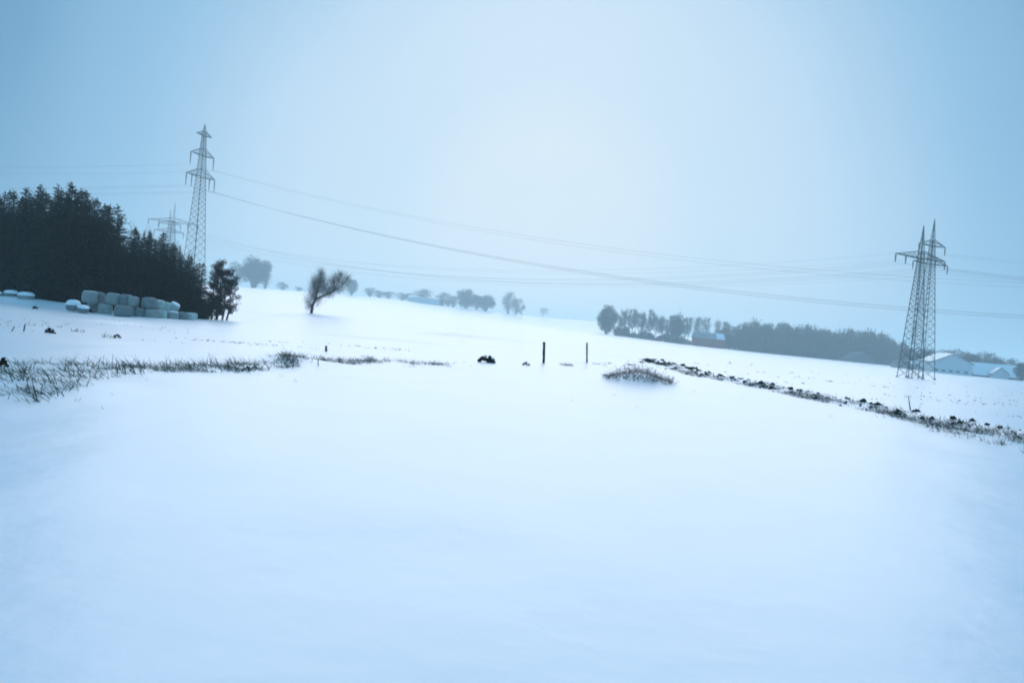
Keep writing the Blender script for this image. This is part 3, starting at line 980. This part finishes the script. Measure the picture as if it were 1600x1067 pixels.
# ------------------------------------------------------------------ silage bales
def bale_mesh(seed, ma, r=.62, h=1.08):
    rnd = random.Random(seed)
    mb = MB()
    prof = [(0, 0), (.70, 0), (.88, .05), (.97, .15)] + [(1 + .012 * math.sin(k * 2.1 + seed), .14 + .72 * k / 6) for k in range(1, 6)] + [(.95, .87), (.85, .95), (.66, 1), (.35, 1.02), (0, 1.02)]
    n = 22
    for i, (q, z) in enumerate(prof):
        for j in range(n):
            a = 2 * math.pi * j / n
            k = 1 + .09 * noise.noise((math.cos(a) * 1.4, math.sin(a) * 1.4 + seed, z * 1.9))
            mb.v.append(Vector((q * r * k * math.cos(a), q * r * k * math.sin(a), z * h * (1 + .05 * noise.noise((math.cos(a) + seed, math.sin(a), 4))))))
    for i in range(len(prof) - 1):
        for j in range(n):
            j2 = (j + 1) % n
            mb.f.append((i * n + j, i * n + j2, (i + 1) * n + j2, (i + 1) * n + j))
    return mb.mesh('plastic_wrap', ma, True)


M['wrap_dark'] = mat('dull_stretch_film', (0.20, 0.225, 0.22), 0.62, 0.18, 2.2, 0.2, bump=0.35, bscale=7)
BM = [bale_mesh(s, M['wrap'] if s % 2 else M['wrap_dark']) for s in (1, 2, 3, 4)]
BMM = [bale_mesh(s, M['wrap_mint']) for s in (5, 6)]
TAILM = [None]


def cap_mesh(seed, r, h):
    mb = MB()
    n = 18
    rings = [(1.03, -.28), (1.06, 0), (.98, .45), (.75, .8), (.4, .97), (0, 1)]
    for q, z in rings:
        for j in range(n):
            a = 2 * math.pi * j / n
            k = 1 + .10 * noise.noise((math.cos(a) * 1.3 + seed, math.sin(a) * 1.3, z))
            mb.v.append(Vector((q * r * k * math.cos(a), q * r * k * math.sin(a), z * h)))
    for i in range(len(rings) - 1):
        for j in range(n):
            j2 = (j + 1) % n
            mb.f.append((i * n + j, i * n + j2, (i + 1) * n + j2, (i + 1) * n + j))
    return mb.mesh('snow_cap', M['snow_cap'], True)


CAPS = [cap_mesh(1, .6, .14), cap_mesh(2, .62, .34)]
GBale = 'film wrapped silage bales before the wood'
#  px, bottom py, depth, width px, height px, upper row?, mint?, cap, label
bales = [
    (164, 490, 68, 21, 16.5, 0, 0, -1, 'lower grey wrapped bale at the left end of the stack'),
    (192, 492.5, 66.5, 27, 17, 0, 0, -1, 'wide rounded grey bale bulging forward in the bottom row'),
    (207, 491.5, 68.5, 18, 17, 0, 0, -1, 'lower grey bale just right of the forward bulging one'),
    (218.5, 492, 68, 14, 14, 0, 0, -1, 'small lower grey bale with pale creases in the middle of the stack'),
    (238, 494.5, 68.5, 26, 14, 0, 0, -1, 'lower grey green bale under the big free standing upper one'),
    (253, 496, 69.5, 14, 14, 0, 1, -1, 'lower pale green bale beside the snow covered gap'),
    (268, 498, 71, 20, 12, 0, 0, 0, 'low snow topped grey bale near the right end of the stack'),
    (283, 499, 72, 17, 12.5, 0, 0, -1, 'grey green end bale third from the right tip of the stack'),
    (296, 500, 73, 14, 12.5, 0, 1, -1, 'mint green bale second from the right tip of the stack'),
    (303, 500.5, 74.5, 10, 11, 0, 1, -1, 'small mint bale at the right tip of the stack'),
    (139.5, 473, 68, 22, 18, 1, 0, -1, 'tallest upper grey bale at the left end of the stack'),
    (153, 474.5, 69, 20, 18, 1, 0, -1, 'upper grey bale half behind the one at the left end'),
    (176, 476.5, 68.3, 21, 18, 1, 0, -1, 'upper grey bale above the forward bulging one'),
    (196, 478, 68.5, 20, 17.5, 1, 0, -1, 'upper grey bale left of the bright crease'),
    (208, 479, 68.2, 16, 15.5, 1, 0, -1, 'upper grey bale right of the bright crease'),
    (232, 483, 68.6, 22, 18, 1, 0, -1, 'big upper grey bale left of the pale green ones'),
    (247, 483, 70, 16, 14, 1, 1, -1, 'first pale green upper bale right of the big grey one'),
    (257, 484.5, 71, 14, 13, 1, 1, -1, 'second pale green upper bale right of the big grey one'),
    (268, 486, 72, 16, 13, 1, 1, 0, 'slanting mint upper bale at the right end of the upper row'),
    (147, 490, 70, 22, 17, 0, 0, -1, 'lower grey bale behind the dark rubble at the left end'),
]
for i, (px, by, D, w, hh, upper, mint, capi, lab) in enumerate(bales):
    wm = w * D / F; hm = hh * D / F
    p = at(px, by, D)
    g = ground(p.x, p.y)
    if not upper:
        p.z = g - .06
    o = thing('silage_bale', lab, 'bale', p, _rr.uniform(0, 6.28), GBale)
    sc = (wm / 1.24, wm / 1.24, hm / 1.08)
    o.scale = sc
    if not upper: o.rotation_euler[0] = R(_rr.uniform(-3, 3))
    if i in (15, 16, 17, 18): o.rotation_euler = (0, R((0, 5, 12, 26)[i - 15]), 0)
    me = (BMM[i % 2] if mint else BM[i % 4])
    link('plastic_wrap', me, o)
    if capi >= 0 or i in (10, 16):
        c = link('snow_cap', CAPS[0], o)
        c.location = (0, 0, 1.06); c.scale = (.86, .86, .35 if capi < 0 else 1.3)
# two snow capped bales at the far left and the capped heap
for px, by, D, w, hh, lab in [(17, 470, 78, 20, 11, 'left of the two snow capped bales half buried at the wood edge'), (40, 473, 77, 23, 12, 'right of the two snow capped bales half buried at the wood edge'),
                              (-6, 470, 78, 16, 9, 'snow buried bale cut by the left frame edge')]:
    p = foot(px, by, D)
    o = thing('silage_bale', lab, 'bale', p - Vector((0, 0, .25)), 0, 'snow capped bales at the wood edge')
    k = w * D / F / 1.24
    o.scale = (k, k, (hh * D / F) / 1.1)
    link('plastic_wrap', BM[px % 4], o)
    c = link('snow_cap', CAPS[1], o); c.location = (0, 0, .92); c.scale = (1.03, 1.03, 1.25)
for px, by, D, w, hh, lab, cap in [(114, 484, 66, 20, 13, 'half buried bale under a thick dome of snow left of the stack', 1), (129, 486, 65.5, 17, 9, 'low grey bale tilted on dark rubble left of the stack', 0)]:
    p = foot(px, by, D)
    o = thing('silage_bale', lab, 'bale', p + Vector((0, 0, .12)), 0, GBale)
    k = w * D / F / 1.24
    o.scale = (k, k, (hh * D / F) / 1.1)
    if not cap: o.rotation_euler = (R(8), R(10), 0)
    link('plastic_wrap', BM[1], o)
    c = link('snow_cap', CAPS[1], o); c.location = (0, 0, .9 if cap else 1.0); c.scale = (1.03, 1.03, 1.7 if cap else 1.0)


# ------------------------------------------------------------------ soil heaps, clods, grass
def heap(px, by, wpx, hpx, label, seed, cap=.4, name='soil_heap', n=None, group=None):
    p = hit(px, by)
    D = p.y
    w, h = wpx * D / F, hpx * D / F
    p.z = ground(p.x, p.y)
    rnd = random.Random(seed)
    mb, sm = MB(), MB()
    for i in range(int((n or 26) * 1.7)):
        u = rnd.uniform(-1, 1)
        top = h * (1 - u * u) ** .6 * rnd.uniform(.2, .9)
        r = h * rnd.uniform(.10, .19)
        c = (u * w / 2, rnd.uniform(-.35, .35) * w * .5, max(top - r * .5, 0))
        mb.lump(c, r * 1.2, r * 1.2, r, seed + i, .6, 8, 5)
        if rnd.random() < cap:
            sm.lump((c[0] + .01, c[1] + .04, c[2] + r * .75), r * .95, r * .9, r * .35, seed + i + 50, .4, 8, 4)
    o = thing(name, label, 'soil heap', p, 0, group)
    link('clods', mb.mesh('clods', M['soil']), o)
    if sm.v: link('snow_cap', sm.mesh('snow_cap', M['snow_cap'], True), o)
    return o


heap(760, 566, 25, 13, 'black soil heap dusted with snow left of the fence posts', 3, .7, n=30)
heap(822, 571, 11, 7, 'small dark soil heap just left of the thicker fence post', 9, .8, n=11)
heap(77, 521, 15, 10, 'dark soil heap right of the two slanting stakes at the left', 13, .9, n=14)
heap(183, 527, 12, 7, 'dark soil heap in the snow below the bale stack', 17, .8, n=9)
heap(54, 482, 9, 6, 'small dark lump in the snow below the snow capped bales', 19, .3, n=10)
heap(122, 486, 22, 9, 'dark rubble under the dome of snow left of the bale stack', 23, .2, 'rubble_heap', n=22)
heap(139, 488, 13, 7, 'dark rubble against the left foot of the bale stack', 24, .3, 'rubble_heap', n=14)
heap(385, 580, 12, 8, 'black clod heap in the grass left of the tall tuft', 26, .3, n=10)
heap(398, 577, 8, 6, 'small black clod heap close to the tall grass tuft', 27, .3, n=8)
heap(4, 577, 14, 16, 'black clod heap at the left frame edge among the grass', 28, .15, n=12)

# clods along the ditch: individual pieces of upturned soil
LUMPS = []
for s in range(6):
    mb = MB(); mb.lump((0, 0, 0), 1, 1, .8, s * 7 + 2, .75, 10, 7)
    for q in range(3):
        a = q * 2.1 + s
        mb.lump((.7 * math.cos(a), .7 * math.sin(a), -.2), .55, .5, .45, s * 5 + q, .7, 8, 5)
    LUMPS.append(mb.mesh('soil_clod', M['soil']))
ditch_len = [0]
for a, b in zip(DITCH[:-1], DITCH[1:]):
    ditch_len.append(ditch_len[-1] + math.hypot(b[0] - a[0], b[1] - a[1]))


def ditch_pt(s, off):
    s = max(0, min(s, ditch_len[-1] - .01))
    i = max(k for k in range(len(ditch_len) - 1) if ditch_len[k] <= s)
    (ax, ay), (bx, by) = DITCH[i], DITCH[i + 1]
    l = ditch_len[i + 1] - ditch_len[i]
    t = (s - ditch_len[i]) / l
    dx, dy = (bx - ax) / l, (by - ay) / l
    x, y = ax + dx * l * t, ay + dy * l * t
    return x - dy * off, y + dx * off       # + off = towards the field behind


def to_px(p):
    q = Vector(p) - CAMPOS
    d = q.dot(_fw)
    return 800 + F * q.dot(RT) / d, 533.5 - F * q.dot(UP) / d


rd = random.Random(91)
n_cl = 0
for i in range(290):
    s = rd.uniform(0, ditch_len[-1] - 6) ** 1.0
    off = rd.gauss(.25, .38) if s > 30 else rd.gauss(.3, .75)
    x, y = ditch_pt(s, off)
    px, py = to_px((x, y, 0))
    if px > 1625: continue
    D = y
    size = rd.uniform(.8, 2.4) if rd.random() < .86 else rd.uniform(2.5, 4.8)
    if px < 1180: size *= .75
    if px > 1400 and rd.random() < .35: size *= 1.7
    r = size * D / F
    r = min(r, .24)
    c = link('soil_clod', LUMPS[i % 6])
    c.location = (x, y, ground(x, y) + r * .2)
    c.scale = (r * rd.uniform(.8, 1.5), r * rd.uniform(.8, 1.3), r * rd.uniform(.6, 1.1))
    c.rotation_euler = (rd.uniform(-.5, .5), rd.uniform(-.5, .5), rd.uniform(0, 6.28))
    tag(c, 'black clod of upturned soil lying along the edge of the ditch', 'soil clod', 'soil clods along the ditch')
    n_cl += 1

# scattered crumbs of soil and stubble in the fields: too many to count
crumbs = MB()
for i in range(900):
    px = rd.uniform(1080, 1620)
    py = 515 + .084 * (px - 800) + rd.uniform(20, 60) + (px - 1080) * .02
    p = hit(px, py)
    off = seg_dist(p.x, p.y)
    if off < .6 or noise.noise((p.x * .12, p.y * .3, 2)) < .12: continue
    r = rd.uniform(.5, 1.5) * p.y / F * (1.2 if rd.random() < .1 else .8)
    crumbs.lump((p.x, p.y, ground(p.x, p.y)), r * 1.6, r, r * .7, i, .6, 6, 3)
for i in range(900):
    px = rd.uniform(-10, 640)
    py = 515 + .084 * (px - 800) + rd.uniform(38, 66) * (1 if px < 300 else 1.0)
    if px > 300: py = np.interp(px, [300, 450, 640], [532, 537, 548]) + rd.gauss(0, 2.2)
    p = hit(px, py)
    if noise.noise((p.x * .15, p.y * .35, 9)) < .12: continue
    r = rd.uniform(.4, 1.2) * p.y / F
    crumbs.lump((p.x, p.y, ground(p.x, p.y)), r * 1.7, r, r * .6, i, .6, 6, 3)
tag(link('soil_crumbs', crumbs.mesh('soil_crumbs', M['soil'])), 'scattered soil crumbs and stubble poking through the snow', None, None, 'stuff')


def blade(mb, x, y, l, rnd, lean=-.5, spread=.7, w=.006):
    z = ground(x, y) - .01
    a = rnd.gauss(lean, spread)
    dv = Vector((math.sin(a), rnd.uniform(-.45, .45), math.cos(a) * rnd.uniform(.5, 1))).normalized()
    p = Vector((x, y, z))
    side = Vector((rnd.uniform(.5, 1), rnd.uniform(-.5, .5), 0)).normalized()
    bend = Vector((dv.x * .5 + rnd.uniform(-.2, .2), rnd.uniform(-.2, .2), -.55 * rnd.random()))
    prev = None
    for k in range(4):
        u = k / 3
        c = p + dv * l * u + bend * l * u * u * .6
        c.z = max(c.z, z)
        hw = w * (1 - .8 * u)
        cur = (c - side * hw, c + side * hw)
        if prev: mb.quad(prev[0], prev[1], cur[1], cur[0])
        prev = cur


def tufts(mb, region, n, blades, l, rnd, lean, w=.006, spread=.7):
    for i in range(n):
        q = region(rnd)
        if q is None: continue
        x, y, k = q
        for b in range(rnd.randint(*blades)):
            blade(mb, x + rnd.gauss(0, .09), y + rnd.gauss(0, .09), rnd.uniform(*l) * k, rnd, lean, spread, w)


gl = MB()
rg = random.Random(8)


def verge_left(rnd):
    px = rnd.uniform(-25, 470)
    t = px / 470
    lo = np.interp(px, [-25, 60, 200, 300, 400, 470], [562, 570, 570, 568, 568, 560])
    hi = np.interp(px, [-25, 60, 120, 200, 300, 400, 470], [632, 628, 612, 592, 584, 582, 574])
    py = rnd.uniform(lo, hi)
    p = hit(px, py)
    if noise.noise((p.x * 1.1, p.y * 1.1, 4)) < .0 and rnd.random() < .85: return None
    return p.x, p.y, 1.0 if px < 300 else 1.15


tufts(gl, verge_left, 560, (3, 10), (.12, .36), rg, -.95, .0085, .6)


def verge_mid(rnd):
    px = rnd.uniform(455, 700)
    py = np.interp(px, [455, 520, 620, 700], [562, 566, 566, 570]) + rnd.gauss(0, 2.3)
    p = hit(px, py)
    if noise.noise((p.x * .8, p.y * .5, 14)) < -.25 + (px - 455) * .0011: return None
    return p.x, p.y, 1.0


tufts(gl, verge_mid, 240, (4, 10), (.10, .24), rg, -.6, .008)
tufts(gl, lambda r: ((lambda p: (p.x, p.y, 1.0))(hit(r.gauss(449, 9), r.gauss(569, 3)))), 26, (6, 11), (.14, .30), rg, .1, .007)


def sparse_mid(rnd):
    px = rnd.uniform(640, 960)
    py = 570 + rnd.gauss(0, 2) + (2 if px > 740 else 0)
    p = hit(px, py)
    if noise.noise((p.x * .7, 2, 1)) < .05: return None
    return p.x, p.y, .8


tufts(gl, sparse_mid, 70, (2, 6), (.06, .16), rg, -.3, .008)
for px, py, n, l in [(885, 571, 26, .22), (985, 570, 20, .2), (1002, 566, 16, .2), (930, 569, 10, .15), (950, 567, 10, .15), (170, 527, 10, .3), (120, 518, 8, .25)]:
    q = hit(px, py)
    for i in range(n * 3):
        blade(gl, q.x + rg.gauss(0, .16), q.y + rg.gauss(0, .1), l * rg.uniform(.5, 1.2), rg, .3, .7, .010)
# a few single stalks sticking out of the smooth snow
for px, py in [(892, 627), (995, 637), (960, 618), (460, 598), (440, 590), (540, 590), (165, 640), (180, 622), (120, 628), (90, 625), (225, 600), (400, 588), (660, 575), (720, 577), (1082, 612), (1160, 622), (1300, 652)]:
    q = hit(px, py)
    for i in range(3):
        blade(gl, q.x + rg.gauss(0, .05), q.y, rg.uniform(.05, .12), rg, -.2, .7, .004)
tag(link('grass', gl.mesh('grass', M['grass'])), 'dry wind bent grass poking through snow along the left verge', None, None, 'stuff')

pm = MB()
tufts(pm, verge_left, 800, (5, 12), (.06, .16), rg, -1.15, .009, .5)
tufts(pm, verge_mid, 150, (4, 9), (.05, .13), rg, -1.1, .011, .5)
M['pale_grass'] = mat('pale_grass', (0.30, 0.29, 0.235), 0.8, 0.3, 2.5, 0.15)
tag(link('grass', pm.mesh('grass', M['pale_grass'])), 'pale matted dead grass lying flat in the left verge', None, None, 'stuff')
gd = MB()
pm2 = MB()


def ditch_grass(rnd):
    s = rnd.uniform(0, ditch_len[-1] - 4)
    off = rnd.gauss(-.12, .32)
    x, y = ditch_pt(s, off)
    px, py = to_px((x, y, 0))
    if px > 1640: return None
    if noise.noise((x * .5, y * .5, 8)) < -.3: return None
    if px < 1190 and rnd.random() < .5: return None
    return x, y, 1.0


tufts(gd, ditch_grass, 1500, (5, 10), (.08, .22), rg, -.6, .0075)


def ditch_fore(rnd):
    px = rnd.uniform(1370, 1630)
    py = np.interp(px, [1370, 1450, 1530, 1630], [645, 661, 678, 702]) + rnd.gauss(0, 5)
    p = hit(px, py)
    if noise.noise((p.x * .9, p.y * .9, 21)) < -.05: return None
    return p.x, p.y, 1.0


tufts(pm2, ditch_grass, 700, (5, 11), (.05, .15), rg, -1.0, .010, .5)
tufts(gd, ditch_fore, 420, (5, 11), (.08, .24), rg, -.75, .006)
tag(link('grass', pm2.mesh('grass', M['pale_grass'])), 'pale matted dead grass along the ditch edge at the right', None, None, 'stuff')
tag(link('grass', gd.mesh('grass', M['grass'])), 'dry grass along the near edge of the ditch at the right', None, None, 'stuff')


# low twiggy bush on its snow mound
def mound_bush():
    rnd = random.Random(14)
    o = thing('twig_bush', 'low spreading twiggy bush on a snow mound beside the ditch', 'bush', (BUSH.x, BUSH.y, ground(BUSH.x, BUSH.y)))
    tw = MB()
    st = tw
    for i in range(560):
        while True:
            ex, ey = rnd.uniform(-1, 1), rnd.uniform(-1, 1)
            if ex * ex + ey * ey < 1: break
        x, y = BUSH.x + ex * 1.38 + .02, BUSH.y + .35 + ey * 1.25
        b = Vector((x, y, ground(x, y))) - o.location
        l = rnd.uniform(.10, .34) * (1.55 - 1.0 * (ex * ex + .6 * ey * ey)) * (1 if ey > -.3 else .7)
        d = Vector((rnd.uniform(-1.2, 1.2), rnd.uniform(-.8, .8), rnd.uniform(.5, 1))).normalized()
        e = b + d * l
        if i % 3 == 0:
            st.tube([b, b.lerp(e, .5) + Vector((rnd.gauss(0, .03), 0, .02)), e], [.010, .007, .003], 3, False)
        for k in range(6):
            q = b.lerp(e, rnd.uniform(.1, 1))
            dd = (d + Vector((rnd.uniform(-1, 1), rnd.uniform(-1, 1), rnd.uniform(-.4, .6)))).normalized()
            tw.spray(q, dd, rnd.uniform(.06, .15), rnd.uniform(.006, .011), rnd)
    link('twigs', tw.mesh('twigs', M['brush']), o)


mound_bush()


# ------------------------------------------------------------------ posts and stakes
def post(px, by, ty, wpx, label, name='fence_post', tilt=0.0, taper=1.0, n=8, group=None, cat='post'):
    p = hit(px, by)
    D = p.y
    h = (by - ty) * D / F
    r = wpx * D / F / 2
    mb = MB()
    pts = [Vector((0.004 * math.sin(k * 3 + px), 0, -.25 + (h + .25) * k / 5)) for k in range(6)]
    mb.tube(pts, [r * (1 - (1 - taper) * k / 5) * (1 + .06 * math.sin(k * 2.3 + px)) for k in range(6)], n)
    o = link(name, mb.mesh(name, M['post']))
    o.location = (p.x, p.y, ground(p.x, p.y))
    o.rotation_euler = (0, tilt, _rr.uniform(-.2, .2) if tilt == 0 else 0)
    tag(o, label, cat, group)
    return o


post(849.5, 567, 534, 4.2, 'thicker dark wooden fence post right of the black soil heap', tilt=R(-3.5), group='fence posts')
post(917, 567, 536, 2.7, 'thin dark fence post right of the thicker one', tilt=R(-4.8), group='fence posts')
post(509.5, 549, 540, 3.4, 'short dark stub of a post alone in the snow below the willow', 'post_stub', R(-4), 1.0)
post(18, 518, 509, 1.8, 'slanting stake nearest the left frame edge', 'stake', R(28), .8, 6, 'stakes in the left field', 'stake')
post(37, 518, 506, 2.6, 'upright stake between the slanting stake and the soil heap', 'stake', R(7), .8, 6, 'stakes in the left field', 'stake')
post(497, 574, 563, 1.6, 'thin short stake in the grass right of the tall tuft', 'stake', R(-6), .8, 6, None, 'stake')
post(1422, 645, 622, 2.6, 'pointed dark stake leaning left on the ditch bank', 'stake', R(-13), .45, 6, None, 'stake')
p = hit(1436, 646)
k = p.y / F
mb = MB()
mb.tube([Vector(q) * k for q in ((0, 0, -6), (.2, 0, 6), (.6, 0, 12), (1.5, 0, 14.5), (3.2, 0, 14), (4, 0, 11.5))], [.006] * 6, 5)
o = link('bent_wire', mb.mesh('bent_wire', M['steel'])); o.location = (p.x, p.y, ground(p.x, p.y))
tag(o, 'thin bent wire hook standing on the ditch bank right of the stake', 'wire')

# ------------------------------------------------------------------ the frosty air
hz = MB()
zmin, ztop = -30.0, 92.0
hz.box((0, 0, (zmin + ztop) / 2), 8700, 8700, ztop - zmin)
hm = bpy.data.materials.new('haze')
hm.use_nodes = True
t = hm.node_tree
t.nodes.clear()
o1 = t.nodes.new('ShaderNodeOutputMaterial')
pv = t.nodes.new('ShaderNodeVolumePrincipled')
pv.inputs['Color'].default_value = (0.76, 0.96, 1.0, 1)
pv.inputs['Density'].default_value = 0.0005
pv.inputs['Anisotropy'].default_value = 0.5
t.links.new(pv.outputs[0], o1.inputs['Volume'])
tag(link('haze', hz.mesh('haze', hm)), 'pale frosty haze over the whole landscape', None, None, 'stuff')
